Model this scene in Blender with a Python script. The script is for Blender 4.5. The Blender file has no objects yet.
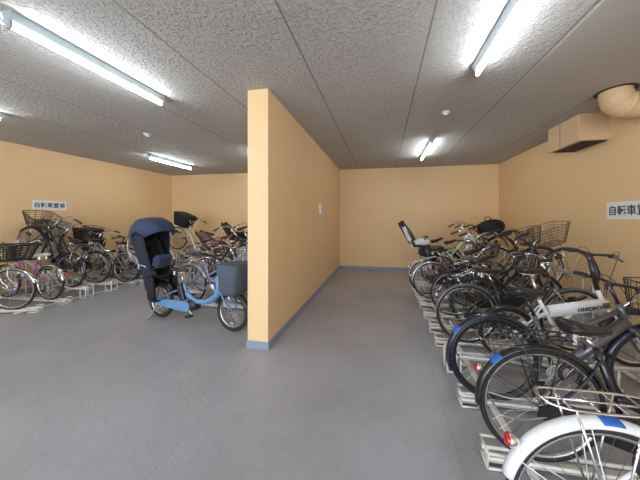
import bpy, math, random
from mathutils import Vector, Matrix
from math import sin, cos, pi, radians as RD
random.seed(7)
S = bpy.context.scene
COL = S.collection

# ------------------------------------------------------------------ camera
H = 3.0
cam = bpy.data.cameras.new('camera'); camo = bpy.data.objects.new('camera', cam); COL.objects.link(camo)
cam.sensor_width = 36.0; cam.lens = 245 / 640 * 36.0
cam.shift_x = -20 / 640; cam.shift_y = -21 / 640
cam.clip_start = .02
camo.location = (0, 0, 1.5); camo.rotation_euler = (pi / 2, 0, RD(9.95))
S.camera = camo
# ------------------------------------------------------------------ world and exposure
w = bpy.data.worlds.new('world'); S.world = w; w.use_nodes = True
w.node_tree.nodes['Background'].inputs[0].default_value = (.75, .85, 1, 1)
w.node_tree.nodes['Background'].inputs[1].default_value = .4
S.view_settings.view_transform = 'Standard'; S.view_settings.look = 'None'
S.view_settings.gamma = 1; S.view_settings.exposure = 2.0
TUBE_POWER = 17.5
# added fill lamp behind the camera, brightens the room from the front side
al = bpy.data.lights.new('rear_fill', 'AREA'); al.shape = 'RECTANGLE'; al.size = 9.0; al.size_y = 2.4
al.energy = 85; al.color = (.86, .93, 1)
alo = bpy.data.objects.new('rear_fill', al); COL.objects.link(alo)
alo.location = (-2, -3.6, 1.25); alo.rotation_euler = (RD(90), 0, 0)

# ------------------------------------------------------------------ materials
MC = {}
def mat(name, col, rough=.5, metal=0, var=.06, scale=30, bump=0, bscale=80, emit=0, coat=0, alpha=1):
    if name in MC: return MC[name]
    m = bpy.data.materials.new(name); MC[name] = m; m.use_nodes = True
    nt = m.node_tree; b = nt.nodes['Principled BSDF']
    b.inputs['Roughness'].default_value = rough; b.inputs['Metallic'].default_value = metal
    tc = nt.nodes.new('ShaderNodeTexCoord'); nz = nt.nodes.new('ShaderNodeTexNoise')
    nz.inputs['Scale'].default_value = scale; nz.inputs['Detail'].default_value = 4
    nt.links.new(tc.outputs['Object'], nz.inputs['Vector'])
    mx = nt.nodes.new('ShaderNodeMix'); mx.data_type = 'RGBA'
    mx.inputs[6].default_value = (*[c * (1 - var) for c in col], 1)
    mx.inputs[7].default_value = (*[min(1, c * (1 + var)) for c in col], 1)
    nt.links.new(nz.outputs['Fac'], mx.inputs[0]); nt.links.new(mx.outputs[2], b.inputs['Base Color'])
    if coat: b.inputs['Coat Weight'].default_value = coat
    if emit:
        b.inputs['Emission Color'].default_value = (*col, 1); b.inputs['Emission Strength'].default_value = emit
    if bump:
        n2 = nt.nodes.new('ShaderNodeTexNoise'); n2.inputs['Scale'].default_value = bscale
        nt.links.new(tc.outputs['Object'], n2.inputs['Vector'])
        bp = nt.nodes.new('ShaderNodeBump'); bp.inputs['Strength'].default_value = bump; bp.inputs['Distance'].default_value = .01
        nt.links.new(n2.outputs['Fac'], bp.inputs['Height']); nt.links.new(bp.outputs[0], b.inputs['Normal'])
    if alpha < 1: b.inputs['Alpha'].default_value = alpha
    return m

def N(nt, kind, **kw):
    n = nt.nodes.new(kind)
    for k, v in kw.items():
        if k.startswith('i_'): n.inputs[k[2:].replace('_', ' ')].default_value = v
        else: setattr(n, k, v)
    return n
def math_n(nt, op, a, b=None):
    n = nt.nodes.new('ShaderNodeMath'); n.operation = op
    for i, v in enumerate((a, b)):
        if v is None: continue
        if isinstance(v, (int, float)): n.inputs[i].default_value = v
        else: nt.links.new(v, n.inputs[i])
    return n.outputs[0]

def wall_mat():
    m = mat('orange_cream_wall_paint', (.82, .56, .30), .5, var=.03, scale=1.5)
    nt = m.node_tree; b = nt.nodes['Principled BSDF']
    tc = N(nt, 'ShaderNodeTexCoord'); n1 = N(nt, 'ShaderNodeTexNoise', i_Scale=38.0, i_Detail=3.0)
    nt.links.new(tc.outputs['Object'], n1.inputs['Vector'])
    cr = N(nt, 'ShaderNodeValToRGB'); cr.color_ramp.elements[0].position = .42; cr.color_ramp.elements[1].position = .62
    nt.links.new(n1.outputs['Fac'], cr.inputs[0])
    bp = N(nt, 'ShaderNodeBump', i_Strength=.32, i_Distance=.006)
    nt.links.new(cr.outputs[0], bp.inputs['Height']); nt.links.new(bp.outputs[0], b.inputs['Normal'])
    return m
def floor_mat():
    m = mat('grey_vinyl_floor', (.385, .385, .415), .36, var=.05, scale=1.2)
    nt = m.node_tree; b = nt.nodes['Principled BSDF']
    tc = N(nt, 'ShaderNodeTexCoord')
    old = b.inputs['Base Color'].links[0].from_socket
    n1 = N(nt, 'ShaderNodeTexNoise', i_Scale=1.1, i_Detail=6.0, i_Roughness=.6)
    nt.links.new(tc.outputs['Object'], n1.inputs['Vector'])
    cr = N(nt, 'ShaderNodeValToRGB'); cr.color_ramp.elements[0].position = .3; cr.color_ramp.elements[1].position = .62
    cr.color_ramp.elements[0].color = (.80, .79, .78, 1); cr.color_ramp.elements[1].color = (1, 1, 1, 1)
    nt.links.new(n1.outputs['Fac'], cr.inputs[0])
    mu = N(nt, 'ShaderNodeMix', data_type='RGBA', blend_type='MULTIPLY'); mu.inputs[0].default_value = 1
    nt.links.new(old, mu.inputs[6]); nt.links.new(cr.outputs[0], mu.inputs[7])
    # sheet seams of the vinyl, every 1.82 m across the room
    sp = N(nt, 'ShaderNodeSeparateXYZ'); nt.links.new(tc.outputs['Object'], sp.inputs[0])
    t = math_n(nt, 'ADD', sp.outputs[0], 1.35 + 18.2)
    t = math_n(nt, 'MODULO', t, 1.82); t = math_n(nt, 'LESS_THAN', t, .005)
    m2 = N(nt, 'ShaderNodeMix', data_type='RGBA'); nt.links.new(t, m2.inputs[0])
    nt.links.new(mu.outputs[2], m2.inputs[6]); m2.inputs[7].default_value = (.27, .26, .27, 1)
    nt.links.new(m2.outputs[2], b.inputs['Base Color'])
    vo = N(nt, 'ShaderNodeTexVoronoi', i_Scale=28.0); nt.links.new(tc.outputs['Object'], vo.inputs['Vector'])
    bp = N(nt, 'ShaderNodeBump', i_Strength=.22, i_Distance=.004)
    nt.links.new(vo.outputs['Distance'], bp.inputs['Height']); nt.links.new(bp.outputs[0], b.inputs['Normal'])
    return m
def ceiling_mat():
    m = mat('sprayed_stucco_ceiling', (.50, .475, .45), .8, var=.06, scale=2)
    nt = m.node_tree; b = nt.nodes['Principled BSDF']
    tc = N(nt, 'ShaderNodeTexCoord')
    n1 = N(nt, 'ShaderNodeTexNoise', i_Scale=30.0, i_Detail=3.0, i_Roughness=.6, i_Distortion=.6)
    nt.links.new(tc.outputs['Object'], n1.inputs['Vector'])
    cr = N(nt, 'ShaderNodeValToRGB'); cr.color_ramp.elements[0].position = .47; cr.color_ramp.elements[1].position = .68
    nt.links.new(n1.outputs['Fac'], cr.inputs[0])
    sp = N(nt, 'ShaderNodeSeparateXYZ'); nt.links.new(tc.outputs['Object'], sp.inputs[0])
    t = math_n(nt, 'ADD', sp.outputs[0], .735 + 10.93)
    t = math_n(nt, 'MODULO', t, 1.093); t = math_n(nt, 'LESS_THAN', t, .014)
    hgt = math_n(nt, 'SUBTRACT', cr.outputs[0], math_n(nt, 'MULTIPLY', t, 1.6))
    bp = N(nt, 'ShaderNodeBump', i_Strength=1.0, i_Distance=.012)
    nt.links.new(hgt, bp.inputs['Height']); nt.links.new(bp.outputs[0], b.inputs['Normal'])
    old = b.inputs['Base Color'].links[0].from_socket
    m2 = N(nt, 'ShaderNodeMix', data_type='RGBA'); nt.links.new(t, m2.inputs[0])
    nt.links.new(old, m2.inputs[6]); m2.inputs[7].default_value = (.24, .22, .20, 1)
    nt.links.new(m2.outputs[2], b.inputs['Base Color'])
    return m

WALL = wall_mat(); FLOOR = floor_mat(); CEIL = ceiling_mat()
SOFFIT = mat('smooth_painted_soffit', (.46, .43, .40), .7, bump=.1)
BASEB = mat('blue_grey_baseboard', (.25, .29, .39), .4)
CHROME = mat('chrome', (.78, .78, .8), .16, 1)
ALU = mat('brushed_aluminium', (.6, .61, .63), .33, 1)
BLACK = mat('black_paint', (.012, .012, .014), .28, coat=.4)
RUBBER = mat('tyre_rubber', (.016, .016, .017), .6, bump=.3, bscale=120)
PLAST = mat('black_plastic', (.02, .02, .022), .42)
LEATHER = mat('black_vinyl_saddle', (.018, .017, .018), .35, bump=.1, bscale=200)
NAVYP = mat('navy_paint', (.009, .013, .030), .2, coat=.6)
WHITEP = mat('white_paint', (.80, .82, .85), .25, coat=.3)
CREAM = mat('cream_painted_steel', (.80, .78, .73), .45)
GREYP = mat('gunmetal_paint', (.16, .165, .18), .3, metal=.6)
SILVERP = mat('silver_paint', (.5, .51, .53), .32, metal=.6)
LAV = mat('lavender_paint', (.34, .31, .56), .3, coat=.4)
SKY = mat('light_blue_paint', (.12, .28, .52), .3, coat=.4)
MINT = mat('mint_paint', (.5, .85, .82), .3)
MAROON = mat('maroon_paint', (.13, .015, .03), .28, coat=.5)
PINK = mat('pink_violet_paint', (.40, .12, .30), .3, coat=.4)
IVORY = mat('ivory_paint', (.68, .62, .48), .35)
BROWN = mat('brown_grip', (.13, .055, .03), .6)
WHITEV = mat('white_vinyl_saddle', (.8, .8, .78), .4)
REDL = mat('red_lens', (.5, .012, .015), .18, coat=.8)
STICK = mat('blue_permit_sticker', (.02, .14, .55), .4)
NAVYF = mat('navy_fabric', (.032, .045, .095), .8, bump=.4, bscale=150)
SLATEF = mat('slate_fabric', (.075, .095, .125), .85, bump=.4, bscale=120)
BLACKF = mat('black_fabric', (.01, .01, .013), .8, bump=.5, bscale=40)
BEIGEF = mat('beige_mesh_cover', (.34, .30, .24), .8, bump=.5, bscale=60)
GREYC = mat('pale_grey_cushion', (.6, .63, .64), .8, bump=.4, bscale=60)
WICK = mat('dark_brown_wicker', (.03, .018, .012), .6, bump=.6, bscale=150)
RUSTY = mat('weathered_steel_wire', (.16, .115, .08), .55, metal=.5)
BLKWIRE = mat('black_wire', (.02, .02, .02), .4)
SIGNW = mat('white_sign_board', (.82, .84, .86), .4)
INK = mat('navy_ink', (.012, .03, .06), .5)
OLIVE = mat('olive_panel', (.12, .12, .05), .5)
BEIGED = mat('beige_duct_paint', (.66, .45, .26), .55)
DARKJ = mat('dark_joint', (.05, .04, .035), .9)
FIXW = mat('fixture_white_enamel', (.36, .42, .44), .5)
TUBEM = mat('fluorescent_tube', (.86, .95, 1), .4, var=0, emit=TUBE_POWER)
PALEPL = mat('pale_plastic', (.75, .75, .76), .4)
LENS = mat('lamp_lens', (.7, .72, .74), .15)

# ------------------------------------------------------------------ mesh helpers
class MB:
    def __init__(s): s.v = []; s.f = []; s.m = []; s.sm = []
    def add(s, vs, fs, mi=0, smooth=False):
        o = len(s.v); s.v += [tuple(v) for v in vs]
        for f in fs: s.f.append(tuple(o + i for i in f)); s.m.append(mi); s.sm.append(smooth)
        return s
    def tube(s, pts, r, n=8, closed=False, mi=0, cap=True, rr=None, flat=1.0):
        P = [Vector(p) for p in pts]; k = len(P); vs = []; up = None
        for i in range(k):
            a = P[(i - 1) % k] if (closed or i > 0) else P[i]
            b = P[(i + 1) % k] if (closed or i < k - 1) else P[i]
            t = (b - a).normalized()
            if up is None:
                up = t.orthogonal().normalized()
                if abs(t.z) < .9: up = (Vector((0, 0, 1)) - t * t.z).normalized()
            up = (up - t * up.dot(t)).normalized(); sd = t.cross(up)
            R = rr[i] if rr else r
            for j in range(n):
                q = 2 * pi * j / n; vs.append(P[i] + up * (R * cos(q)) + sd * (R * sin(q) * flat))
        fs = []
        for i in range(k if closed else k - 1):
            for j in range(n):
                a = i * n + j; b = i * n + (j + 1) % n; c = ((i + 1) % k) * n + (j + 1) % n; d = ((i + 1) % k) * n + j
                fs.append((a, b, c, d))
        s.add(vs, fs, mi, n > 4)
        if cap and not closed:
            o = len(s.v) - len(vs)
            s.f.append(tuple(o + j for j in reversed(range(n)))); s.m.append(mi); s.sm.append(False)
            s.f.append(tuple(o + (k - 1) * n + j for j in range(n))); s.m.append(mi); s.sm.append(False)
        return s
    def box(s, c, d, M=None, mi=0, bev=0):
        x, y, z = [q / 2 for q in d]; c = Vector(c)
        if bev:
            # chamfered box: 24 verts
            vs = []; idx = {}
            for sx in (-1, 1):
                for sy in (-1, 1):
                    for sz in (-1, 1):
                        for ax in range(3):
                            p = [sx * (x - bev), sy * (y - bev), sz * (z - bev)]
                            p[ax] = (sx * x, sy * y, sz * z)[ax]
                            idx[(sx, sy, sz, ax)] = len(vs); vs.append(Vector(p))
            fs = []
            for ax in range(3):
                o1, o2 = [(1, 2), (2, 0), (0, 1)][ax]
                for sg in (-1, 1):
                    q = []
                    for a, b in ((-1, -1), (1, -1), (1, 1), (-1, 1)):
                        t = [0, 0, 0]; t[ax] = sg; t[o1] = a; t[o2] = b; q.append(idx[(*t, ax)])
                    fs.append(q if sg > 0 else q[::-1])
            for ax in range(3):
                o1, o2 = [(1, 2), (2, 0), (0, 1)][ax]
                for a in (-1, 1):
                    for b in (-1, 1):
                        t = [0, 0, 0]; t[o1] = a; t[o2] = b; l = list(t); h = list(t); l[ax] = -1; h[ax] = 1
                        fs.append((idx[(*l, o1)], idx[(*h, o1)], idx[(*h, o2)], idx[(*l, o2)]))
            for sx in (-1, 1):
                for sy in (-1, 1):
                    for sz in (-1, 1): fs.append(tuple(idx[(sx, sy, sz, a)] for a in range(3)))
        else:
            vs = [Vector((a * x, b * y, e * z)) for a in (-1, 1) for b in (-1, 1) for e in (-1, 1)]
            fs = [(0, 1, 3, 2), (4, 6, 7, 5), (0, 4, 5, 1), (2, 3, 7, 6), (0, 2, 6, 4), (1, 5, 7, 3)]
        if M is not None: vs = [M @ v for v in vs]
        return s.add([v + c for v in vs], fs, mi)
    def lathe(s, prof, c, axis, n=24, mi=0, loop=False):
        """prof: (radius, offset along axis) pairs"""
        ax = Vector(axis).normalized(); u = ax.orthogonal().normalized(); w_ = ax.cross(u); c = Vector(c); vs = []
        for r, h in prof:
            for j in range(n):
                q = 2 * pi * j / n; vs.append(c + ax * h + (u * cos(q) + w_ * sin(q)) * max(r, 1e-5))
        k = len(prof); fs = []
        for i in range(k if loop else k - 1):
            for j in range(n):
                fs.append((i * n + j, i * n + (j + 1) % n, ((i + 1) % k) * n + (j + 1) % n, ((i + 1) % k) * n + j))
        return s.add(vs, fs, mi, True)
    def arc(s, c, R, a0, a1, prof, n=24, mi=0, sy=0):
        """sweep a closed (radial, lateral) section round an axle along y, angles in degrees from +x towards +z"""
        vs = []; k = len(prof); c = Vector(c)
        for i in range(n + 1):
            a = RD(a0 + (a1 - a0) * i / n)
            for (dr, dy) in prof: vs.append(c + Vector(((R + dr) * cos(a), dy, (R + dr) * sin(a))))
        fs = []
        for i in range(n):
            for j in range(k):
                fs.append((i * k + j, i * k + (j + 1) % k, (i + 1) * k + (j + 1) % k, (i + 1) * k + j))
        fs.append(tuple(reversed(range(k)))); fs.append(tuple(n * k + j for j in range(k)))
        return s.add(vs, fs, mi, True)
    def loft(s, rings, mi=0, closed=True, cap=True):
        k = len(rings[0]); vs = [p for r in rings for p in r]; fs = []
        for i in range(len(rings) - 1):
            for j in range(k if closed else k - 1):
                fs.append((i * k + j, i * k + (j + 1) % k, (i + 1) * k + (j + 1) % k, (i + 1) * k + j))
        if cap and closed:
            fs.append(tuple(reversed(range(k)))); fs.append(tuple((len(rings) - 1) * k + j for j in range(k)))
        return s.add(vs, fs, mi, True)
    def mesh(s, name, mats):
        me = bpy.data.meshes.new(name); me.from_pydata(s.v, [], s.f)
        for m in (mats if isinstance(mats, (list, tuple)) else [mats]): me.materials.append(m)
        me.polygons.foreach_set('material_index', s.m); me.polygons.foreach_set('use_smooth', s.sm); me.update()
        return me
    def build(s, name, mats, parent=None, loc=None):
        return link(name, s.mesh(name, mats), parent, loc)
def link(name, me, parent=None, loc=None):
    o = bpy.data.objects.new(name, me); COL.objects.link(o)
    if parent: o.parent = parent
    if loc: o.location = loc
    return o
def thing(name, label, cat, loc=(0, 0, 0), rot=(0, 0, 0), group=None):
    o = bpy.data.objects.new(name, None); COL.objects.link(o); o.empty_display_size = .1
    o.location = loc; o.rotation_euler = rot; return tag(o, label, cat, group)
def tag(o, label, cat, group=None):
    o['label'] = label; o['category'] = cat
    if group: o['group'] = group
    return o
def struct(name, mb, m):
    o = mb.build(name, m); o['kind'] = 'structure'; return o
def smooth_path(pts, n=6):
    """Catmull-Rom"""
    P = [Vector(p) for p in pts]; out = []
    for i in range(len(P) - 1):
        p0 = P[max(i - 1, 0)]; p1 = P[i]; p2 = P[i + 1]; p3 = P[min(i + 2, len(P) - 1)]
        for j in range(n):
            t = j / n; out.append(.5 * ((2 * p1) + (p2 - p0) * t + (2 * p0 - 5 * p1 + 4 * p2 - p3) * t * t + (3 * p1 - p0 - 3 * p2 + p3) * t ** 3))
    out.append(P[-1]); return out
def text_mesh(txt, size, m, ext=.001, bold=0):
    c = bpy.data.curves.new('lettering', 'FONT'); c.body = txt; c.size = size; c.extrude = ext; c.offset = bold
    c.align_x = 'CENTER'; c.align_y = 'CENTER'
    o = bpy.data.objects.new('tmp', c); COL.objects.link(o)
    bpy.context.view_layer.update()
    me = bpy.data.meshes.new_from_object(o.evaluated_get(bpy.context.evaluated_depsgraph_get()))
    bpy.data.objects.remove(o); me.name = 'lettering'; me.materials.clear(); me.materials.append(m); return me

# ------------------------------------------------------------------ room shell
XL, XR, YB, YF = -7.2, 3.12, 7.35, -3.5
PX0, PX1, PY = -1.555, -1.30, 2.63
struct('floor', MB().box(((XL + XR) / 2, (YB + YF) / 2, -.05), (XR - XL + .4, YB - YF + .4, .1)), FLOOR)
struct('ceiling', MB().box(((XL + XR) / 2, (YB + YF) / 2, H + .05), (XR - XL + .4, YB - YF + .4, .1)), CEIL)
struct('wall_left', MB().box((XL - .1, (YB + YF) / 2, H / 2), (.2, YB - YF, H)), WALL)
struct('wall_right', MB().box((XR + .1, (YB + YF) / 2, H / 2), (.2, YB - YF, H)), WALL)
struct('wall_back', MB().box(((XL + XR) / 2, YB + .1, H / 2), (XR - XL + .4, .2, H)), WALL)
struct('wall_front', MB().box(((XL + XR) / 2, YF - .1, 2.75), (XR - XL + .4, .2, .5)).box((XL + .2, YF - .1, 1.25), (.8, .2, 2.5)).box((XR - .2, YF - .1, 1.25), (.8, .2, 2.5)), WALL)  # unseen wall; its opening is made up to let fill light in
GROUND = mat('concrete_apron', (.35, .34, .33), .8, bump=.3)
struct('floor_apron', MB().box(((XL + XR) / 2, YF - 3.2, -.05), (XR - XL + 6, 6, .1)), GROUND)
struct('wall_middle', MB().box(((PX0 + PX1) / 2, (PY + YB) / 2, H / 2), (PX1 - PX0, YB - PY, H)), WALL)
BT, BH = .012, .085
struct('baseboard_middle', MB().box((PX1 + BT / 2, (PY + YB) / 2, BH / 2), (BT, YB - PY, BH))
       .box((PX0 - BT / 2, (PY + YB) / 2, BH / 2), (BT, YB - PY, BH))
       .box(((PX0 + PX1) / 2, PY - BT / 2, BH / 2), (PX1 - PX0 + 2 * BT, BT, BH)), BASEB)
struct('baseboard_back', MB().box(((PX1 + BT + XR) / 2, YB - BT / 2, BH / 2), (XR - PX1 - BT, BT, BH))
       .box(((XL + PX0 - BT) / 2, YB - BT / 2, BH / 2), (PX0 - BT - XL, BT, BH)), BASEB)
struct('baseboard_left', MB().box((XL + BT / 2, (YF + YB - BT) / 2, BH / 2), (BT, YB - YF - BT, BH)), BASEB)
struct('baseboard_right', MB().box((XR - BT / 2, (YF + YB - BT) / 2, BH / 2), (BT, YB - YF - BT, BH)), BASEB)
struct('trim_1', MB().box(((1.49 + XR) / 2, (YF + 3.42) / 2, H - .002), (XR - 1.49, 3.42 - YF, .004)), SOFFIT)

# duct box on the right wall, right under the ceiling
bo = thing('duct_box', 'beige box casing high on the right wall under the ceiling', 'duct', (2.935, 4.355, 2.615))
MB().box((0, 0, .1925), (.37, .67, .385), bev=.004).build('casing', BEIGED, bo)
MB().box((-.1862, .05, .19), (.003, .006, .37)).build('panel_joint', DARKJ, bo)
MB().box((.02, -.01, -.006), (.30, .60, .012)).build('dark_underside', DARKJ, bo)  # dark sheet painting the shade of the gap under the casing
el = thing('duct_pipe', 'thick wrapped beige pipe elbow turning from the ceiling into the right wall', 'pipe', (2.68, 3.38, 2.82))
pth = smooth_path([(0, 0, .176), (0, 0, .12), (.035, 0, .04), (.13, 0, 0), (.25, 0, 0), (.42, 0, 0)], 6)
MB().tube(pth, .145, 28).build('pipe', BEIGED, el)
tp = MB()
for i in range(6, len(pth), 5):
    t = (pth[min(i + 1, len(pth) - 1)] - pth[i - 1]).normalized()
    if i < len(pth) - 1: tp.lathe([(.143, -.02), (.148, -.018), (.148, .018), (.143, .02)], pth[i], t, 28)
tp.build('wrapping_band', BEIGED, el)
MB().lathe([(.14, 0), (.18, 0), (.18, .012), (.14, .012)], (0, 0, .168), (0, 0, 1), 32, loop=True).build('dark_gap_ring', DARKJ, el)  # dark ring painting the shade of the gap where the pipe meets the ceiling

# signs
def sign(x, y, z, wd, ht, side, label):
    o = thing('wall_sign', label, 'sign', (x, y, z))
    MB().box((side * .004, 0, 0), (.008, wd, ht), bev=.001).build('board', SIGNW, o)
    me = text_mesh('自転車置場', 1, INK, .002, .018)
    xs = [v.co.x for v in me.vertices]; ys = [v.co.y for v in me.vertices]
    sx = wd * .88 / (max(xs) - min(xs)); sy = ht * .58 / (max(ys) - min(ys)); cx = (max(xs) + min(xs)) / 2; cy = (max(ys) + min(ys)) / 2
    for v in me.vertices:
        a, b, c = (v.co.x - cx) * sx, (v.co.y - cy) * sy, v.co.z
        v.co = (side * (.009 + c * .5), a * side, b)
    link('lettering', me, o)
sign(XR, 3.70, 1.615, .72, .235, -1, 'white sign with dark blue Japanese lettering on the right wall')
sign(XL, 4.20, 1.80, .56, .20, 1, 'small white sign with dark Japanese lettering on the left wall')

# small plate on the partition
sw = thing('wall_switch', 'small white and grey switch plate on the partition wall', 'switch', (PX1, 4.98, 1.71))
MB().box((.02, 0, 0), (.04, .17, .21), bev=.002).build('plate', PALEPL, sw)
MB().box((.044, 0, -.02), (.014, .09, .11), bev=.002).build('rocker', SILVERP, sw)
for x, y, lb in ((-4.1, 3.67, 'round white detector on the ceiling left of the partition'), (.87, 3.65, 'round white detector on the ceiling of the right-hand aisle')):
    d = thing('ceiling_detector', lb, 'detector', (x, y, H))
    MB().lathe([(0, -.014), (.055, -.014), (.06, 0), (0, 0)], (0, 0, 0), (0, 0, 1), 24).build('base', PALEPL, d)
    MB().lathe([(0, -.042), (.025, -.04), (.034, -.025), (.036, -.014), (0, -.014)], (0, 0, 0), (0, 0, 1), 24).build('dome', WHITEP, d)

# fluorescent battens
def fixture(x, y, label):
    o = thing('ceiling_light', label, 'ceiling light', (x, y, H), group=None)
    L = .63
    b = MB(); sec = [(-.045, 0), (.045, 0), (.048, -.02), (.022, -.066), (-.022, -.066), (-.048, -.02)]
    b.loft([[(a, -L, c) for a, c in sec], [(a, L, c) for a, c in sec]]); 
    for i in range(len(b.sm)): b.sm[i] = False
    b.build('housing', FIXW, o)
    for sg in (-1, 1):
        MB().box((0, sg * (L - .012), -.092), (.034, .022, .055), bev=.004).build('lamp_holder', FIXW, o)
    MB().lathe([(0, -L + .024), (.0155, -L + .024), (.0155, L - .024), (0, L - .024)], (0, 0, -.102), (0, 1, 0), 14).build('tube', TUBEM, o)
    return o
for x, xn in ((-5.3, 'leftmost ceiling row'), (-2.66, 'middle ceiling row'), (.9, 'right-hand ceiling row')):
    for y, yn in ((-1.6, 'behind the camera'), (1.95, 'nearer one'), (5.42, 'farther one by the back wall')):
        fixture(x, y, f'lit white fluorescent tube light, {yn} in the {xn}')

# ------------------------------------------------------------------ bicycle parts
WC = {}
def wheel_meshes(R, tw, rimm, tyrem, key, sp=28):
    k = (R, tw, rimm.name, tyrem.name, sp)
    if k in WC: return WC[k]
    rc = R - tw
    tyre = MB().lathe([(rc + tw * cos(a), tw * sin(a) * .95) for a in [2 * pi * i / 10 for i in range(10)]], (0, 0, 0), (0, 1, 0), 56, loop=True).mesh('tyre', tyrem)
    ri = rc - tw * .75
    rim = MB().lathe([(ri - .012, -.006), (ri - .004, -.013), (ri + .008, -.0125), (ri + .008, .0125), (ri - .004, .013), (ri - .012, .006)], (0, 0, 0), (0, 1, 0), 56, loop=True)
    rim = rim.mesh('rim', rimm)
    s = MB()
    for i in range(sp):
        a = 2 * pi * i / sp; b = a + (1 if i % 2 else -1) * .9; y = .028 if (i // 2) % 2 else -.028
        s.tube([(.022 * cos(b), y, .022 * sin(b)), ((ri - .008) * cos(a), y * .1, (ri - .008) * sin(a))], .0013, 3, cap=False)
    spk = s.mesh('spokes', mat('dull_steel_spokes', (.32, .32, .33), .4, 1))
    h = MB().lathe([(0, -.055), (.006, -.055), (.006, -.04), (.024, -.032), (.024, -.026), (.014, -.02), (.014, .02), (.024, .026), (.024, .032), (.006, .04), (.006, .055), (0, .055)], (0, 0, 0), (0, 1, 0), 14).mesh('hub', CHROME)
    rf = MB().box((0, 0, 0), (.018, .008, .05), bev=.003)
    rfm = rf.mesh('spoke_reflector', LENS)
    WC[k] = (tyre, rim, spk, h, rfm); return WC[k]

def fender_prof(wd=.029, dp=.026, th=.003, o=0):
    out = []; n = 8
    for i in range(n + 1):
        a = pi * i / n; out.append((-dp + (dp + o) * sin(a), -(wd + o) * cos(a)))
    for i in range(n, -1, -1):
        a = pi * i / n; out.append((-dp + (dp - th) * sin(a), -(wd - th) * cos(a)))
    return out

def basket(parent, c, m, name='front_basket', wb=.23, wt=.30, lb=.22, lt=.31, h=.24, r=.0022, nh=6, nv=9, cover=None, dense=False, coverh=1.0):
    """wire basket with bottom centre c; w across y, l along x"""
    b = MB(); c = Vector(c)
    def P(t, k, z):        # point on rounded rect, t 0..1
        L = (lb + (lt - lb) * z) / 2; W = (wb + (wt - wb) * z) / 2
        a = 2 * pi * t; e = .45
        x = L * abs(cos(a)) ** e * (1 if cos(a) >= 0 else -1); y = W * abs(sin(a)) ** e * (1 if sin(a) >= 0 else -1)
        return c + Vector((x + .03 * z, y, z * h))
    for i in range(nh + 1):
        z = i / nh; b.tube([P(j / 40, 0, z) for j in range(40)], r * (2.0 if i in (0, nh) else 1), 5, closed=True)
    for j in range(nv * 4):
        b.tube([P(j / (nv * 4), 0, z) for z in (0, .5, 1)], r, 4, cap=False)
    for i in range(1, nv):
        y = (i / nv - .5) * wb; b.tube([c + Vector((-lb / 2, y, 0)), c + Vector((lb / 2, y, 0))], r, 4, cap=False)
    for i in range(1, 6):
        x = (i / 6 - .5) * lb; b.tube([c + Vector((x, -wb / 2, 0)), c + Vector((x, wb / 2, 0))], r, 4, cap=False)
    o = b.build(name, m, parent)
    if cover:
        rings = []
        for z in (0.02, .3, .6, .85, coverh):
            rings.append([c + (P(j / 32, 0, z) - c) * 1.0 + Vector(((P(j / 32, 0, z) - c).x * .04, (P(j / 32, 0, z) - c).y * .04, .006 * sin(j * 1.7))) for j in range(32)])
        rings.append([c + Vector(((p - c).x * .6, (p - c).y * .6, (p - c).z + .03)) for p in rings[-1]])
        MB().loft(rings).build('basket_cover', cover, o)
    return o

def saddle_mesh(m, key={}):
    if m.name in key: return key[m.name]
    rings = []
    for x, wd, zt, th in ((-.125, .05, .0, .035), (-.12, .085, .012, .05), (-.08, .098, .018, .06), (-.02, .085, .008, .055), (.04, .045, .0, .045), (.10, .026, .0, .04), (.135, .02, -.002, .035), (.145, .010, -.008, .02)):
        rr = []
        for j in range(14):
            a = 2 * pi * j / 14; y = wd * cos(a); z = (th * .35 * sin(a) if sin(a) > 0 else th * .8 * sin(a)); rr.append((x, y, zt + z))
        rings.append(rr)
    me = MB().loft(rings).mesh('saddle', m); key[m.name] = me; return me

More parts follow.
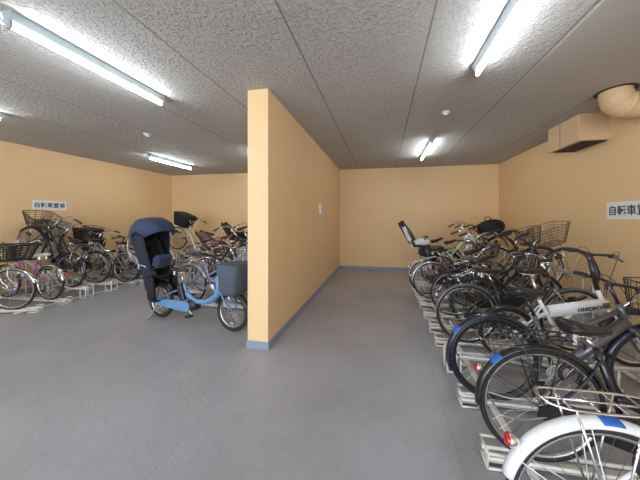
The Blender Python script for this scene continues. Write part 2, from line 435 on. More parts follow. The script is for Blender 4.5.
def bike(name, label, cat, X, Y, yaw=0, tilt=0, z0=.045, style='step', R=.33, WB=1.10, fr=BLACK, fender=None, tyre=RUBBER, tw=.019, rim=ALU,
         sad=LEATHER, sadz=.87, bar='swept', barm=CHROME, barz=1.0, grip=PLAST, bask=None, cover=None, rack=CHROME, sticker=False, light=True,
         guard=PLAST, fend_end=172, group=None, stand=True, reflector=True, stickm=None, bask_kw={}, steer=0, wheelrefl=True, seat_cover=None, bend=0, fend_front=True, sadx=.235):
    t = RD(tilt)
    root = thing(name, label, cat, (X, Y, z0 + R * (1 - cos(t))), (RD(bend), -t, RD(yaw)), group)
    fender = fender or fr
    hubR = (0, 0, R); hubF = (WB, 0, R)
    fold = style == 'fold'; eb = style == 'ebike'
    bb = Vector((.43, 0, .27 if not eb else .255)); stt = Vector((.29, 0, .70 if not (fold or eb) else .58)); sdl = Vector((sadx, 0, sadz))
    hb = Vector((WB - .20, 0, R + .34 if not (fold or eb) else R + .28)); ht = Vector((WB - .255, 0, hb.z + .15))
    if eb: bb = Vector((.60, 0, .255)); stt = Vector((.475, 0, .56))
    if eb: hb = Vector((WB - .20, 0, .60)); ht = Vector((WB - .26, 0, .78))
    # --- frame
    f = MB(); r1 = .0155
    f.tube([bb, stt], .0165, 10); f.tube([hb, ht], .019, 12)
    f.lathe([(0, -.036), (.024, -.036), (.024, .036), (0, .036)], bb, (0, 1, 0), 16)
    for s in (-1, 1):
        f.tube(smooth_path([bb + Vector((0, s * .025, 0)), (.25, s * .04, (R + bb.z) / 2), (0, s * .056, R)]), .0095, 8)
        f.tube(smooth_path([stt + Vector((.01, s * .014, -.06)), (.2, s * .045, stt.z - .18), (0, s * .056, R)]), .008, 8)
    if style == 'step':
        f.tube(smooth_path([hb + Vector((-.002, 0, .02)), (WB - .33, 0, .50), (.56, 0, .34), bb]), .0185, 10)
        f.tube(smooth_path([ht + Vector((.02, 0, -.05)), (WB - .36, 0, .60), (.56, 0, .44), (.385, 0, .42)]), .0155, 10)
        f.tube([(.62, 0, .37), (.60, 0, .455)], .010, 6)
    elif style == 'diamond':
        f.tube([hb + Vector((-.002, 0, .01)), bb], .021 if fr is not GREYP else .032, 12)
        f.tube([ht + Vector((.014, 0, -.04)), stt + Vector((.01, 0, -.04))], .016, 10)
    elif style == 'cross':
        f.tube([hb + Vector((-.002, 0, .02)), bb], .038 if fr in (GREYP, LAV) else .028, 12)
        f.tube([ht + Vector((.02, 0, -.05)), (.37, 0, .50)], .018, 10)
    elif style == 'fold':
        f.tube([hb + Vector((.02, 0, .02)), (.36, 0, .47)], .058, 14, flat=.6)
        f.tube([(.62, 0, .53), (.40, 0, .30)], .02, 10)
        f.tube([(.36, 0, .46), (0.05, .0, R + .05)], .020, 10, flat=.8)
    elif eb:
        f.tube(smooth_path([ht + Vector((.02, 0, -.06)), (WB - .235, 0, .52), (WB - .34, 0, .40), (.88, 0, .33), (.70, 0, .33), (.54, 0, .42)]), .045, 14, flat=.7)
        f.tube([(.70, 0, .33), bb], .035, 10)
    fo = f.build('frame', fr, root)
    # --- fork
    k = MB(); cr = hb + Vector((.012, 0, -.035))
    k.tube([hb, cr], .015, 8); k.tube([cr + Vector((0, -.052, 0)), cr + Vector((0, .052, 0))], .014, 8)
    for s in (-1, 1):
        k.tube(smooth_path([cr + Vector((0, s * .05, 0)), (WB - .08, s * .054, (cr.z + R) / 2 - .03), (WB - .02, s * .056, R + .07), (WB, s * .056, R)]), .0105, 8)
    k.build('fork', (fr if style != 'step' else ALU) if not eb else fr, root)
    # --- wheels
    for nm, hx, ang in (('rear_wheel', hubR, .4), ('front_wheel', hubF, 1.1)):
        ty, ri, sp, hu, rf = wheel_meshes(R, tw, rim, tyre, 0)
        wo = link(nm, ri, root, hx); wo.rotation_euler = (0, random.uniform(0, 6), 0)
        link('tyre', ty, wo); link('spokes', sp, wo); link('hub', hu, wo)
        if wheelrefl: link('spoke_reflector', rf, wo, (R * .62, 0, 0))
    # --- fenders
    fp = fender_prof(.029 + (tw - .019), .026)
    if fender != 'none':
        fe = MB().arc(hubR, R + .022, 20, fend_end, fp, 30)
        for s in (-1, 1):
            fe.tube([Vector(hubR) + Vector((0, s * .058, 0)), Vector(hubR) + Vector(((R + .006) * cos(RD(150)), s * .028, (R + .006) * sin(RD(150))))], .0022, 5)
            fe.tube([Vector(hubR) + Vector((0, s * .058, 0)), Vector(hubR) + Vector(((R + .006) * cos(RD(100)), s * .028, (R + .006) * sin(RD(100))))], .0022, 5)
        feo = fe.build('rear_fender', fender, root)
        if sticker: MB().arc(hubR, R + .022, sticker, sticker + 11, fender_prof(.029 + (tw - .019), .010, .002, .0015), 6).build('permit_sticker', STICK, feo)
        if fend_front:
            ff = MB().arc(hubF, R + .022, 15, 165, fp, 26)
            for s in (-1, 1):
                ff.tube([Vector(hubF) + Vector((0, s * .058, 0)), Vector(hubF) + Vector(((R + .006) * cos(RD(150)), s * .028, (R + .006) * sin(RD(150))))], .0022, 5)
            ff.build('front_fender', fender, root)
        if reflector:
            a = RD(min(fend_end - 22, 150)); c = Vector(((R + .03) * cos(a), 0, R + (R + .03) * sin(a))); ax = Vector((cos(a) - .5, 0, sin(a) * .4))
            rfo = MB().lathe([(.012, -.005), (.022, .01), (.026, .028), (.024, .034)], c, ax, 16).build('reflector_mount', CHROME, root)
            MB().lathe([(.024, .03), (.022, .040), (.012, .046), (0, .047)], c, ax, 16).build('red_lens', REDL, rfo)
    # --- seat
    sc = MB().tube([stt, sdl - Vector((0, 0, .055))], .0125, 8)
    for s in (-1, 1): sc.tube([sdl + Vector((-.09, s * .03, -.04)), sdl + Vector((.09, s * .015, -.035))], .0035, 6)
    sc.box(sdl - Vector((0, 0, .045)), (.035, .06, .025), bev=.004)
    if not fold and style in ('step', 'ebike'):
        for s in (-1, 1): sc.lathe([(.018, -.03), (.018, .03)], sdl + Vector((-.085, s * .045, -.045)), (0, 0, 1), 10)
    sc.build('seat_post', CHROME if fr is not GREYP else BLACK, root)
    so = link('saddle', saddle_mesh(sad), root, tuple(sdl))
    so.scale = (.95, 1.1, 1) if (eb or (style == 'step' and bar == 'swept')) else (.92, .9, 1)
    # --- drivetrain
    c = MB(); c.lathe([(.0, -.003), (.085, -.003), (.09, 0), (.085, .003), (0, .003)], bb + Vector((0, -.045, 0)), (0, 1, 0), 28)
    ca = random.uniform(0, 6)
    ends = []
    for s in (-1, 1):
        e = bb + Vector((s * .165 * cos(ca), s * .075, s * .165 * sin(ca))); c.tube([bb + Vector((0, s * .05, 0)), e], .009, 8); ends.append((e, s))
    co = c.build('crank', ALU if fr is not BLACK else GREYP, root)
    for e, s in ends:
        MB().box(e + Vector((0, s * .05, 0)), (.085, .085, .022), bev=.006).build('pedal', PLAST, co)
    g = MB()
    if guard is not None and style in ('step', 'ebike', 'cross'):
        y = -.062; rg = .098 if not eb else .075
        pts = [(bb.x + rg * cos(RD(a)), bb.z + rg * sin(RD(a))) for a in range(-90, 91, 15)] + [(.05, R + .05), (-.04, R + .03), (-.05, R - .03), (.05, R - .05)]
        vs = [(px, y, pz) for px, pz in pts] + [(px, y - .014, pz) for px, pz in pts]; n = len(pts)
        g.add(vs, [tuple(range(n)), tuple(reversed(range(n, 2 * n)))] + [(i, i + n, (i + 1) % n + n, (i + 1) % n) for i in range(n)])
        g.build('chain_guard', guard, root)
    else:
        g.tube([(bb.x, -.045, bb.z + .088), (0, -.045, R + .03)], .004, 5); g.tube([(bb.x, -.045, bb.z - .088), (0, -.045, R - .03)], .004, 5)
        g.lathe([(.03, -.006), (.034, 0), (.03, .006)], (0, -.045, R), (0, 1, 0), 16)
        g.build('chain', GREYP, root)
    # --- handlebar
    hx, hz = ht.x - .02, barz
    b = MB(); top = Vector((ht.x - (barz - ht.z) * (.33 if not fold else .15), 0, barz - .04))
    b.tube([ht, top], .0125 if not fold else .02, 8); b.lathe([(.02, -.03), (.02, .02), (0, .03)], top, (0, 0, 1), 12)
    gr = []
    cx = top.x + .03; cz = top.z + .01
    for s in (-1, 1):
        if bar == 'swept':
            p = smooth_path([(cx, 0, cz), (cx + .02, s * .08, cz + .01), (cx + .01, s * .16, cz + .05), (cx - .06, s * .235, cz + .065), (cx - .20, s * .265, cz + .05)])
        else:
            p = smooth_path([(cx, 0, cz), (cx, s * .1, cz + .01), (cx - .015, s * .2, cz + .02), (cx - .05, s * .29, cz + .02)])
        b.tube(p, .011, 8); gr.append((p, s))
    q = [(cx, 0, cz), top]; b.tube(q, .014, 8)
    bo_ = b.build('handlebar', barm, root)
    for p, s in gr:
        n0 = len(p) - (6 if bar == 'swept' else 6)
        e = p[-1] + (p[-1] - p[-2]).normalized() * .012
        MB().tube(p[n0:] + [e], .0165, 10).build('grip', grip, bo_)
        a = p[n0 - 1]; d = (p[-1] - p[n0]).normalized(); fw = Vector((0, s, 0)) if bar == 'swept' else Vector((1, 0, 0))
        lv = MB().tube([a, a + fw * .03 + Vector((0, 0, -.015)), a + fw * .045 + d * .10 + Vector((0, 0, -.035))], .006, 6)
        lv.box(a + Vector((0, 0, -.006)), (.035, .03, .03), bev=.006)
        lv.build('brake_lever', PLAST if barm is not CHROME else ALU, bo_)
    cb = MB()
    for s in (-1, 1):
        a = gr[0 if s < 0 else 1][0][len(gr[0][0]) - 7]
        cb.tube(smooth_path([a, a + Vector((.09, -s * .04, .01)), (ht.x + .07, s * .02, ht.z + .05), (ht.x + .05, s * .02, ht.z - .1)]), .0028, 5, cap=False)
    cb.build('brake_cable', PLAST, bo_)
    # --- basket, light, rack, stand
    if bask:
        kw = dict(bask_kw); bz = kw.pop('z', hubF[2] + R + .075 if not (fold or eb) else .60)
        bo2 = basket(root, (WB - .015, 0, bz), bask, cover=cover, **kw)
        sy = MB()
        for s in (-1, 1): sy.tube([(WB, s * .062, R), (WB + .02, s * .09, bz)], .004, 6)
        sy.tube([(ht.x + .02, 0, ht.z - .03), (WB - .13, 0, bz + .12)], .009, 6)
        sy.build('basket_stay', CHROME, bo2)
    if light:
        lo = MB().lathe([(0, -.035), (.022, -.03), (.03, .02), (.032, .03)], (WB + .03, .078, R + .21), (1, 0, 0), 16).box((WB + .005, .062, R + .16), (.01, .008, .10)).build('head_lamp', PLAST, root)
        MB().lathe([(.031, .028), (.024, .036), (0, .038)], (WB + .03, .078, R + .21), (1, 0, 0), 16).build('lamp_glass', LENS, lo)
    if rack:
        rk = MB(); z = 2 * R + .075; r = .005
        rk.tube(smooth_path([(.21, -.03, z - .05), (.17, -.055, z), (-.10, -.062, z), (-.20, -.045, z + .005), (-.225, 0, z + .01), (-.20, .045, z + .005), (-.10, .062, z), (.17, .055, z), (.21, .03, z - .05)], 5), r, 6)
        for x in (-.14, -.05, .04, .12): rk.tube([(x, -.058, z), (x, .058, z)], r * .8, 6)
        rk.tube([(-.2, 0, z), (.17, 0, z)], r * .8, 6)
        for s in (-1, 1):
            rk.tube([(-.13, s * .062, z), (0, s * .064, R)], r * .9, 6); rk.tube([(.08, s * .062, z), (0, s * .064, R)], r * .9, 6)
        rk.build('rear_rack', rack, root)
    if stand:
        ks = MB(); up = tilt == 0 and z0 < .02
        if up:
            for s in (-1, 1): ks.tube(smooth_path([(.0, s * .07, R - .02), (-.03, s * .09, R * .5), (-.10, s * .13, .02), (-.14, s * .14, .012)]), .0075, 7)
            ks.tube([(-.14, -.14, .012), (-.14, .14, .012)], .0075, 7)
        else:
            for s in (-1, 1): ks.tube(smooth_path([(.0, s * .07, R - .02), (-.12, s * .085, R - .04), (-.26, s * .10, R - .02)]), .006, 7)
            ks.tube([(-.26, -.10, R - .02), (-.26, .10, R - .02)], .006, 7)
        ks.build('kickstand', ALU, root)
    # horse-shoe lock behind the seat tube
    if style in ('step', 'ebike', 'cross'):
        MB().arc((.16, 0, R + .20), .055, -40, 220, [(.008, -.008), (.008, .008), (-.008, .008), (-.008, -.008)], 16).build('ring_lock', PLAST, root)
    if seat_cover: MB().loft([[(sdl.x + x * a, y * a, sdl.z + z) for x, y in [(.15 * cos(q * pi / 8), .11 * sin(q * pi / 8)) for q in range(16)]] for a, z in ((.96, -.05), (1, -.01), (.7, .028), (.2, .033))]).build('saddle_cover', seat_cover, root)
    return root

def floor_rack(label, X, Y, yaw=0, tilt=0, z0=.045, WB=1.10, group=None, R=.33, end=None):
    """steel wheel channel under one bicycle, rising with it; end = local x of the aisle end"""
    t = RD(tilt)
    o = thing('bicycle_rack', label, 'bicycle rack', (X, Y, 0), (0, 0, RD(yaw)), group)
    ct, st = cos(t), sin(t)
    def T(x, y, z): return Vector((x * ct - z * st, y, z0 + R * (1 - ct) + x * st + z * ct))
    zb = .004; ex = -.30 if end is None else end
    zf = z0 + zb
    far = T(WB + .16, 0, zb)
    rl = MB()
    mid = [] if not tilt else [Vector((-R * st - .03, 0, zf)), T(.05, 0, zb)]
    path = [Vector((ex, 0, zf))] + mid + [far]
    for s in (-1, 1): rl.tube([p + Vector((0, s * .038, 0)) for p in path], .011, 8)
    for a, b in zip(path[:-1], path[1:]):
        d = Vector((0, 0, -.022)); e = Vector((0, 0, -.026)); u = Vector((0, .036, 0))
        rl.add([a - u + d, a + u + d, b + u + d, b - u + d, a - u + e, a + u + e, b + u + e, b - u + e],
               [(0, 1, 2, 3), (7, 6, 5, 4), (0, 4, 5, 1), (1, 5, 6, 2), (2, 6, 7, 3), (3, 7, 4, 0)])
    rl.build('rail', CREAM, o)
    hp = MB(); zt = zf + .05; w2 = .065
    hp.tube([(ex, -w2, .012), (ex, -w2, zt), (ex, w2, zt), (ex, w2, .012)], .009, 8, closed=True)
    hp.tube([(ex, -w2, zt), (ex + .12, -w2, zt), (ex + .12, -w2, .012), (ex, -w2, .012)], .008, 8)
    hp.tube([(ex, w2, zt), (ex + .12, w2, zt), (ex + .12, w2, .012), (ex, w2, .012)], .008, 8)
    hp.build('end_hoop', CREAM, o)
    g = T(WB + .10, 0, zb); fg = MB(); hh = g.z + .30
    fg.tube([(g.x, -.075, .012)] + smooth_path([(g.x, -.075, hh - .06), (g.x - .02, -.045, hh), (g.x - .02, .045, hh), (g.x, .075, hh - .06)], 4) + [(g.x, .075, .012)], .008, 8)
    fg.build('wheel_holder', CREAM, o)
    if tilt:
        for x in (WB * .45, WB * .85):
            l = MB(); p = T(x, 0, -.02)
            for s in (-1, 1): l.tube([(p.x, s * .05, .012), (p.x, s * .05, p.z)], .009, 8)
            l.tube([(p.x, -.09, .012), (p.x, .09, .012)], .010, 8); l.build('support_leg', CREAM, o)
    return o

def side_shell(pts, y0, y1, bulge=0):
    n = len(pts); return [(x, y0, z) for x, z in pts], [(x, y1, z) for x, z in pts]

def child_seat(root, x0, z0, shell, cush, recline=0):
    """rear child seat part group: moves with the bicycle"""
    rings = []
    # shell cross-sections going up the back
    prof = [(.16, .0, .13), (.02, -.01, .14), (-.10, .03, .15), (-.16, .16, .155), (-.20, .34, .15), (-.235, .50, .12), (-.245, .56, .07)]
    s = MB(); L = []
    for (x, z, wd) in prof:
        dep = .13 if z < .4 else .10
        ring = []
        for j in range(13):
            a = -1 + 2 * j / 12; fwd = (abs(a) ** 3) * dep
            if z < .05: ring.append((x0 + x, a * wd, z0 + z + (abs(a) ** 4) * .12))
            else: ring.append((x0 + x + fwd, a * wd, z0 + z + (abs(a) ** 4) * .03))
        L.append(ring)
    s.loft(L, closed=False)
    rc = Matrix.Translation((x0, 0, z0)) @ Matrix.Rotation(RD(-recline), 4, 'Y') @ Matrix.Translation((-x0, 0, -z0))
    o = s.build('child_seat', shell, root); o.matrix_local = rc; md = o.modifiers.new('thick', 'SOLIDIFY'); md.thickness = .014
    c = MB(); C = []
    for (x, z, wd) in prof[:-1]:
        C.append([(x0 + x + (.035 if z > .05 else 0) + (.02 * math.cos(j * .9) if z > .05 else 0), (-1 + 2 * j / 8) * wd * .74, z0 + z + (.03 if z < .05 else 0)) for j in range(9)])
    c.loft(C, closed=False)
    co = c.build('seat_cushion', cush, o); md = co.modifiers.new('thick', 'SOLIDIFY'); md.thickness = .03
    if recline:
        MB().box((x0 - .135, 0, z0 + .33), (.11, .27, .36), Matrix.Rotation(RD(-8), 3, 'Y'), bev=.045).build('back_pad', cush, o)
        MB().box((x0 + .06, 0, z0 + .10), (.32, .33, .13), Matrix.Rotation(RD(12), 3, 'Y'), bev=.05).build('seat_pad', cush, o)
    hr = MB().box((x0 - .18, 0, z0 + .50), (.05, .17, .13), Matrix.Rotation(RD(-12), 3, 'Y'), bev=.018).build('headrest', cush, o)
    for sd in (-1, 1):
        f = MB().loft([[(x0 + .10 + a * .07 + dx, sd * (.155 + dy), z0 + z) for a, dy in ((-1, 0), (1, 0), (1, .035), (-1, .035))] for dx, z in ((0, .04), (.02, -.12), (.05, -.30))])
        f.box((x0 + .20, sd * .17, z0 - .31), (.14, .08, .02), bev=.006)
        f.build('foot_guard', shell, o)
    MB().tube([(x0 + .12, -.14, z0 + .14), (x0 + .20, -.12, z0 + .17), (x0 + .20, .12, z0 + .17), (x0 + .12, .14, z0 + .14)], .012, 8).build('hand_bar', PLAST, o)
    return o

# ------------------------------------------------------------------ right-hand row (front wheels towards the right wall)
GR = 'bicycles in the rack row along the right wall'
GRR = 'steel floor racks along the right wall'
def right(label, Y, hubX, tilt=0, rk=True, z0=.045, cat='bicycle', name='bicycle', **kw):
    R = kw.get('R', .33); t = RD(tilt); X = hubX + R * sin(t)
    o = bike(name, label, cat, X, Y, 0, tilt, z0=z0, group=GR, **kw)
    rlabel = kw.get('rl')
    return o
RIGHT = [
 dict(Y=1.09, hubX=.825, sadx=.33, style='step', fr=WHITEP, fender=WHITEP, R=.34, sticker=82, fend_end=165, rack=CHROME, sadz=.92, bask=CHROME,
      label='white bicycle with white rear fender and chrome carrier, nearest on the right', rl='white rear-fender bicycle nearest the camera'),
 dict(Y=1.66, hubX=.93, style='step', fr=NAVYP, fender=BLACK, R=.34, sticker=128, fend_end=185, rack=BLACK, sadz=.815, bar='flat', barm=BLACK,
      label='navy bicycle with black fender, silver rim and blue sticker, second on the right', rl='navy bicycle with silver rims'),
 dict(Y=2.15, hubX=.875, style='cross', guard=None, fr=GREYP, fender=NAVYP, tyre=mat('blue_black_tyre', (.012, .016, .028), .4), tw=.024, reflector=False, R=.34, sticker=138, fend_end=200, rack=None, sadz=.89, bar='flat', barm=BLACK,
      bask=BLKWIRE, rim=BLACK, wheelrefl=False, label='bicycle with thick gunmetal frame and glossy dark blue-black wheels', rl='gunmetal bicycle with dark wheels'),
 dict(Y=2.60, hubX=1.17, tilt=2, z0=.15, style='fold', fr=WHITEP, fender=BLACK, reflector=False, R=.25, WB=1.02, tw=.021, sadz=.86, rack=None, bar='flat', barm=BLACK, barz=1.03, name='folding_bicycle',
      label='white folding bicycle with lettered thick main tube and tall black stem', rl='white folding bicycle'),
 dict(Y=3.10, hubX=.97, style='step', fr=BLACK, R=.34, rim=CHROME, fender=GREYP, fend_end=170, bar='swept', sadz=.86, rack=BLACK, bask=None,
      label='black bicycle with dark grey fenders just behind the white folding bicycle', rl='black bicycle behind the folding one'),
 dict(Y=3.46, hubX=1.22, tilt=22, style='step', fr=BLACK, R=.34, barm=BLACK, bask=RUSTY, sadz=.86, rim=GREYP, z0=.06, fend_front=False,
      label='black bicycle raised in high rack with empty brown wire basket at the front', rl='raised black bicycle with brown wire basket', bask_kw=dict(wt=.40, lt=.36, h=.22)),
 dict(Y=3.92, hubX=1.05, style='cross', fr=BLACK, fender=BLACK, R=.34, rim=CHROME, sad=mat('grey_vinyl_saddle', (.13, .14, .16), .35), fend_end=150, rack=BLACK, bask=BLKWIRE,
      label='black bicycle with shiny chrome rims and grey saddle in the right row', rl='bicycle with chrome rims and grey saddle'),
 dict(Y=4.33, hubX=1.38, tilt=18, style='step', fr=BLACK, R=.33, z0=.06, barm=BLACK, bask=BLKWIRE, sadz=.86,
      label='black bicycle raised in high rack with fine black wire basket', rl='raised bicycle with fine black wire basket'),
 dict(Y=4.62, hubX=.86, tilt=16, style='step', fr=MAROON, fender=CHROME, R=.33, z0=.06, sadz=.86,
      label='maroon bicycle raised between black bicycles near the child seat bicycle', rl='raised maroon bicycle'),
 dict(Y=4.95, hubX=.84, style='step', fr=SILVERP, fender=SILVERP, R=.34, rack=CHROME, grip=BROWN, bask=WICK,
      label='silver bicycle carrying pale grey child seat, farthest visible rear wheel on the right', rl='bicycle carrying the pale grey child seat'),
 dict(Y=5.32, hubX=1.10, tilt=24, style='cross', fr=MINT, fender=CHROME, R=.33, z0=.12, barm=CHROME, grip=BROWN, sadz=.9,
      label='mint green bicycle raised high at the far end of the right row', rl='raised mint green bicycle'),
 dict(Y=5.68, hubX=1.40, tilt=20, style='step', fr=BLACK, R=.33, barm=BLACK, z0=.10, bask=BLKWIRE, bask_kw=dict(wt=.40, lt=.36), bar='swept', sadz=.86,
      label='black bicycle whose raised front basket holds a black bag, last in the right row', rl='last raised bicycle with bagged basket'),
]
RB = []
for c in RIGHT:
    c = dict(c); rl = c.pop('rl'); lab = c.pop('label'); Y = c.pop('Y'); hx = c.pop('hubX'); tl = c.pop('tilt', 0); z0 = c.pop('z0', .045)
    RB.append(right(lab, Y, hx, tl, z0=z0, **c))
    R = c.get('R', .33)
    floor_rack('cream steel floor rack under the ' + rl, hx + R * sin(RD(tl)), Y, 0, tl, z0, c.get('WB', 1.10), GRR, R, .62 - (hx + R * sin(RD(tl))))
# lettering on the folding bicycle's main tube
fo = [c for c in RB[3].children if c.name.startswith('frame')][0]
a = Vector((.36, 0, .47)); b_ = Vector((.84, 0, .55)); d = (b_ - a).normalized(); ang = math.atan2(d.z, d.x)
me = text_mesh('HARDROCK', .045, INK, .0012, .0012)
lo = link('lettering', me, fo); lo.location = a + (b_ - a) * .72 + Vector((0, -.0365, -.008)); lo.rotation_euler = (pi / 2, -ang, 0)
pn = MB().box((0, 0, 0), (.055, .003, .045)).build('frame_badge', OLIVE, fo); pn.location = a + (b_ - a) * 1.0 + Vector((-.03, -.036, 0)); pn.rotation_euler = (0, -ang, 0)
# pale grey child seat on the silver bicycle
child_seat(RB[9], -.15, .90, PLAST, GREYC, recline=16)
basket(RB[9], (.03, 0, .765), WICK, name='rear_basket', wb=.32, wt=.38, lb=.36, lt=.42, h=.15, r=.005)
# contents of baskets
def bag(loc, rot, m, label, sx=.17, sy=.2, sz=.12, name='bag', cat='bag'):
    rings = []
    for k_, (z, a) in enumerate(((-1, .55), (-.8, .9), (-.3, 1), (.3, 1.0), (.7, .85), (.95, .5), (1.05, .15))):
        rings.append([(sx * a * cos(q * pi / 10) * (1 + .08 * sin(q * 2.3 + k_)), sy * a * sin(q * pi / 10) * (1 + .07 * cos(q * 1.7 + k_ * 2)), sz * z + .012 * sin(q * 3.1)) for q in range(20)])
    o = thing(name, label, cat, loc, rot)
    MB().loft(rings).build('body', m, o)
    MB().tube(smooth_path([(-.06, .03, sz), (-.04, .03, sz + .06), (.04, .02, sz + .07), (.07, .03, sz)]), .008, 6).build('strap', m, o)
    return o
def local(root, p):
    bpy.context.view_layer.update(); return tuple(root.matrix_world @ Vector(p))
bag(local(RB[11], (1.10, 0, .88)), (0, RD(-15), 0), BLACKF, 'black bag stuffed in the raised wire basket of the last right-row bicycle', .25, .24, .15)

# ------------------------------------------------------------------ left wall row
GL = 'bicycles in the rack row along the left wall'
GLR = 'steel floor racks along the left wall'
def lrow(label, rl, X, Y, yaw=207, tilt=0, z0=.045, rackit=True, **kw):
    o = bike(kw.pop('name', 'bicycle'), label, 'bicycle', X, Y, yaw, tilt, z0=z0, group=GL, **kw)
    if rackit: floor_rack('cream steel floor rack under the ' + rl, X, Y, yaw, tilt, z0, kw.get('WB', 1.10), GLR, kw.get('R', .33))
    return o
# nearest: front wheel towards the aisle
lrow('silver bicycle facing the aisle with dark wire basket at the left picture edge', 'silver bicycle facing the aisle', -6.78, 2.66, yaw=17, style='step', fr=SILVERP, fender=CHROME, bask=BLKWIRE, grip=BROWN, WB=1.0,
     bask_kw=dict(wt=.46, lt=.42, wb=.34, lb=.30, h=.24, r=.006, z=.80), rackit=False)
floor_rack('cream steel floor rack under the silver bicycle facing the aisle', -5.80, 2.96, 197, 0, .045, 1.0, GLR, .33, -.36)
def lw(label, rl, hub, Y, yaw=183, tilt=0, **kw):
    R = kw.get('R', .33); t = RD(tilt); a = RD(yaw)
    X = hub + R * sin(t) * cos(a)
    o = bike('bicycle', label, 'bicycle', X, Y, yaw, tilt, group=GL, **kw)
    floor_rack('cream steel floor rack under the ' + rl, X, Y, yaw, tilt, kw.get('z0', .045), kw.get('WB', 1.10), GLR, R, -(-5.52 - X) if False else (X + 5.50) - .0)
    return o
lw('dark bicycle raised by the left wall with open brown wire basket', 'raised dark bicycle by the left wall', -5.92, 3.74, tilt=29, z0=.18, style='cross', fr=NAVYP, fender=BLACK, bask=WICK, bask_kw=dict(wt=.46, lt=.40, wb=.30, lb=.28, h=.22, r=.004), barm=ALU, WB=1.04, barz=1.04)
lw('pink and violet bicycle with white saddle by the left wall', 'pink bicycle with white saddle', -5.90, 3.44, yaw=181, style='step', fr=PINK, fender=CHROME, sad=WHITEV, rim=CHROME, guard=None, R=.31, WB=.98, sadz=.80, rack=None)
lw('black bicycle raised on the left with beige covered basket', 'raised bicycle with beige covered basket', -5.90, 4.14, yaw=188, tilt=14, z0=.16, style='step', fr=BLACK, bask=RUSTY, cover=BEIGEF, bask_kw=dict(wt=.44, lt=.40, wb=.32, lb=.3, h=.30), barm=CHROME)
lw('silver bicycle with black lined basket on the left', 'silver bicycle with black lined basket', -5.72, 4.62, tilt=10, z0=.06, style='cross', fr=SILVERP, bask=WICK, cover=WICK, bask_kw=dict(wt=.46, lt=.40, wb=.36, lb=.34, h=.34, coverh=.8), barm=CHROME)
lw('black bicycle with low black wicker basket on the left', 'bicycle with low black wicker basket', -5.86, 4.84, style='step', fr=BLACK, bask=WICK, cover=BLACKF, bask_kw=dict(wt=.42, lt=.36, wb=.3, lb=.28, h=.26), WB=1.02, R=.32)
lw('navy bicycle without basket showing its black saddle on the left', 'navy bicycle without basket', -5.88, 5.28, style='diamond', fr=NAVYP, fender=BLACK, bar='flat', barm=BLACK, sadz=.95, R=.32, WB=1.0)
lw('small ivory bicycle behind the navy canopy', 'small ivory bicycle', -5.86, 5.72, style='cross', fr=IVORY, bask=CHROME, sadz=.9, WB=1.0, R=.32)
lw('ivory bicycle raised in the far left corner with big black covered basket', 'raised ivory bicycle in the far corner', -4.88, 6.24, tilt=24, z0=.17, style='cross', fr=IVORY, bask=BLKWIRE, cover=BLACKF, bask_kw=dict(wt=.5, lt=.5, wb=.38, lb=.36, h=.32), fender=IVORY, rim=CHROME)
lw('white bicycle with pale fenders in the far left corner', 'white bicycle in the far corner', -5.75, 6.62, style='step', fr=WHITEP, fender=WHITEP, bask=CHROME, sad=BROWN)

# ------------------------------------------------------------------ row along the partition, left room
GP = 'bicycles parked along the left side of the partition'
GPR = 'steel floor racks along the left side of the partition'
def prow(label, rl, X, Y, tilt=0, z0=.045, **kw):
    o = bike('bicycle', label, 'bicycle', X, Y, 0, tilt, z0=z0, group=GP, **kw)
    floor_rack('cream steel floor rack under the ' + rl, X, Y, 0, tilt, z0, kw.get('WB', 1.10), GPR, kw.get('R', .33), -3.85 - X); return o
prow('lavender bicycle with silver wire basket directly behind the blue electric bicycle', 'lavender bicycle', -3.3, 3.74, style='cross', fr=LAV, fender=SILVERP, bask=ALU, sadz=.84, guard=None, bask_kw=dict(r=.003, wt=.36))
prow('black bicycle raised behind the lavender bicycle', 'black bicycle behind the lavender one', -3.2, 4.18, tilt=20, z0=.10, style='cross', fr=BLACK, fender=CHROME, sadz=.95)
prow('ivory bicycle with grey basket cover behind the partition end', 'ivory bicycle with grey covered basket', -3.3, 4.56, style='step', fr=IVORY, bask=CHROME, cover=SLATEF, sad=BROWN)
prow('maroon bicycle with brown saddle raised along the partition', 'raised maroon bicycle by the partition', -3.25, 4.92, tilt=22, z0=.12, style='step', fr=MAROON, sad=BROWN, sadz=.95, fender=CHROME)
prow('silver bicycle with bare handlebar standing low along the partition', 'low silver bicycle by the partition', -3.4, 5.28, style='cross', fr=SILVERP, sadz=.95, bar='flat')
prow('black bicycle with high black saddle raised near the back wall', 'raised bicycle with high black saddle', -3.3, 5.62, tilt=22, z0=.22, style='diamond', fr=BLACK, sadz=1.02, bar='flat', barm=BLACK)
prow('pale silver bicycle last along the partition by the back wall', 'last silver bicycle by the back wall', -3.5, 6.00, tilt=15, z0=.15, style='step', fr=SILVERP, bask=BLKWIRE, sadz=.95)
prow('dark bicycle in the back corner with maroon frame and chrome rims', 'dark maroon bicycle in the back corner', -3.6, 6.38, tilt=18, z0=.15, style='step', fr=MAROON, rim=CHROME, bask=WICK, sadz=.95)

prow('ivory bicycle with beige basket cover in the back corner of the left room', 'ivory bicycle in the back corner', -3.7, 6.78, tilt=10, z0=.1, style='cross', fr=IVORY, bask=ALU, cover=BEIGEF, sadz=.98)

PB = [o for o in COL.objects if o.get('group') == GP]
child_seat(PB[3], -.14, .80, mat('dark_brown_seat', (.06, .03, .025), .5), mat('dusty_rose_cushion', (.30, .13, .12), .8), recline=10)
child_seat(PB[6], -.14, .86, PLAST, BLACKF, recline=10)
PB[3]['label'] = 'maroon bicycle with dark brown child seat raised along the partition'
PB[6]['label'] = 'pale silver bicycle carrying black child seat by the back wall'

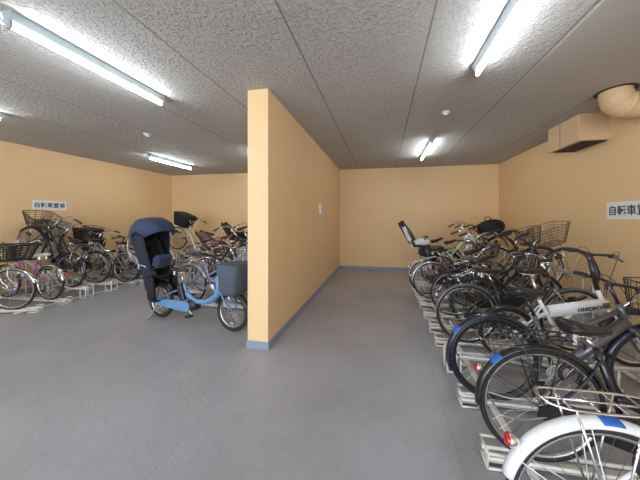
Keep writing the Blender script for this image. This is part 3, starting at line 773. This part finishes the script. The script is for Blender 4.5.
# ------------------------------------------------------------------ light blue electric bicycle with canopy seat
EX, EY = -3.34, 3.22
eyaw = math.degrees(math.atan2(-.23, 1.32))
E = bike('electric_bicycle', 'light blue electric bicycle with navy canopy child seat and slate basket cover', 'bicycle', EX, EY, eyaw, 0, z0=.001, style='ebike', R=.26, WB=1.38, fr=SKY, fender=BLACK,
         tw=.030, sadz=.76, sadx=.43, barz=1.02, barm=BLACK, bask=BLKWIRE, cover=None, guard=SKY, rack=BLACK, wheelrefl=True, fend_end=185, bask_kw=dict(z=.56, wt=.36, lt=.30, wb=.27, lb=.24, h=.32))
bk = [c for c in E.children if c.name.startswith('front_basket')][0]
rings = []
for z, l, wd in ((.545, .12, .14), (.60, .145, .17), (.72, .16, .185), (.84, .175, .20), (.935, .185, .21)):
    rings.append([(1.415 + .05 * (z - .55) + l * abs(cos(q)) ** .5 * (1 if cos(q) >= 0 else -1), wd * abs(sin(q)) ** .5 * (1 if sin(q) >= 0 else -1), z - .03 + .004 * sin(q * 9)) for q in [2 * pi * i / 40 for i in range(40)]])
rings.append([(1.43 + (p[0] - 1.43) * .75, p[1] * .75, p[2] + .01) for p in rings[-1]])
MB().loft(rings).build('basket_cover', SLATEF, bk)
MB().box((.455, 0, .42), (.09, .10, .28), Matrix.Rotation(RD(-17), 3, 'Y'), bev=.015).build('battery', PLAST, E)
MB().lathe([(0, -.06), (.085, -.055), (.09, .055), (0, .06)], (.66, 0, .27), (0, 1, 0), 24).build('motor', PLAST, E)
cs = child_seat(E, -.09, .62, BLACKF, BLACKF)
# canopy: arc-shaped hood over the seat, brim to the front
C = []
for i in range(13):
    t = i / 12; a = RD(208 - 190 * t)
    cx, cz = -.19, 1.22; rx, rz = .31, .29
    wd = .20 + .045 * sin(pi * t)
    p = Vector((cx + rx * cos(a) * (1.12 if t > .7 else 1), 0, cz + rz * sin(a))); ctr = Vector((cx + .02, 0, cz - .05))
    ring = []
    for j in range(21):
        q = -1 + 2 * j / 20; v = p + (ctr - p) * (.62 * abs(q) ** 4)
        ring.append((v.x, wd * math.copysign(abs(q) ** .8, q), v.z + .006 * cos(i * 3.14)))
    C.append(ring)
m_ = MB().loft(C, closed=False).build('canopy', NAVYF, cs); md = m_.modifiers.new('thick', 'SOLIDIFY'); md.thickness = .012
C = []
for z, cx, rx, wd, op in ((1.30, -.23, .25, .22, 62), (1.20, -.225, .25, .225, 56), (1.08, -.21, .235, .215, 54), (.95, -.18, .205, .20, 50), (.82, -.145, .175, .19, 46), (.68, -.11, .155, .18, 44), (.54, -.08, .135, .17, 60), (.44, -.06, .12, .165, 70)):
    C.append([(cx + rx * cos(RD(op + (360 - 2 * op) * j / 24)), wd * sin(RD(op + (360 - 2 * op) * j / 24)), z + .004 * sin(j * 2.2)) for j in range(25)])
m_ = MB().loft(C, closed=False).build('canopy_skirt', mat('dark_navy_fabric', (.012, .016, .035), .8, bump=.4, bscale=60), cs); md = m_.modifiers.new('thick', 'SOLIDIFY'); md.thickness = .006
for s_ in (-1, 1): MB().tube(smooth_path([(-.44, s_ * .19, 1.20), (-.38, s_ * .225, 1.02), (-.24, s_ * .215, .86), (-.02, s_ * .20, .80)]), .009, 7).build('canopy_frame', ALU, cs)
MB().box((.02, 0, .86), (.12, .25, .20), Matrix.Rotation(RD(15), 3, 'Y'), bev=.04).build('lap_cover', NAVYF, cs)

# cross beams tying each rack row together
def beam(label, x, y0, y1):
    o = thing('rack_beam', label, 'rack beam', (x, (y0 + y1) / 2, 0)); L = (y1 - y0) / 2
    MB().box((0, 0, .012), (.05, 2 * L, .014), bev=.003).build('bar', CREAM, o)
beam('long cream steel floor bar joining the right row racks near the wall', 2.32, .7, 6.1)
beam('long cream steel floor bar joining the right row racks near the aisle', .86, .7, 6.1)
beam('long cream steel floor bar joining the left wall racks', -5.70, 2.9, 6.9)
beam('long cream steel floor bar joining the partition racks', -3.70, 3.4, 7.0)
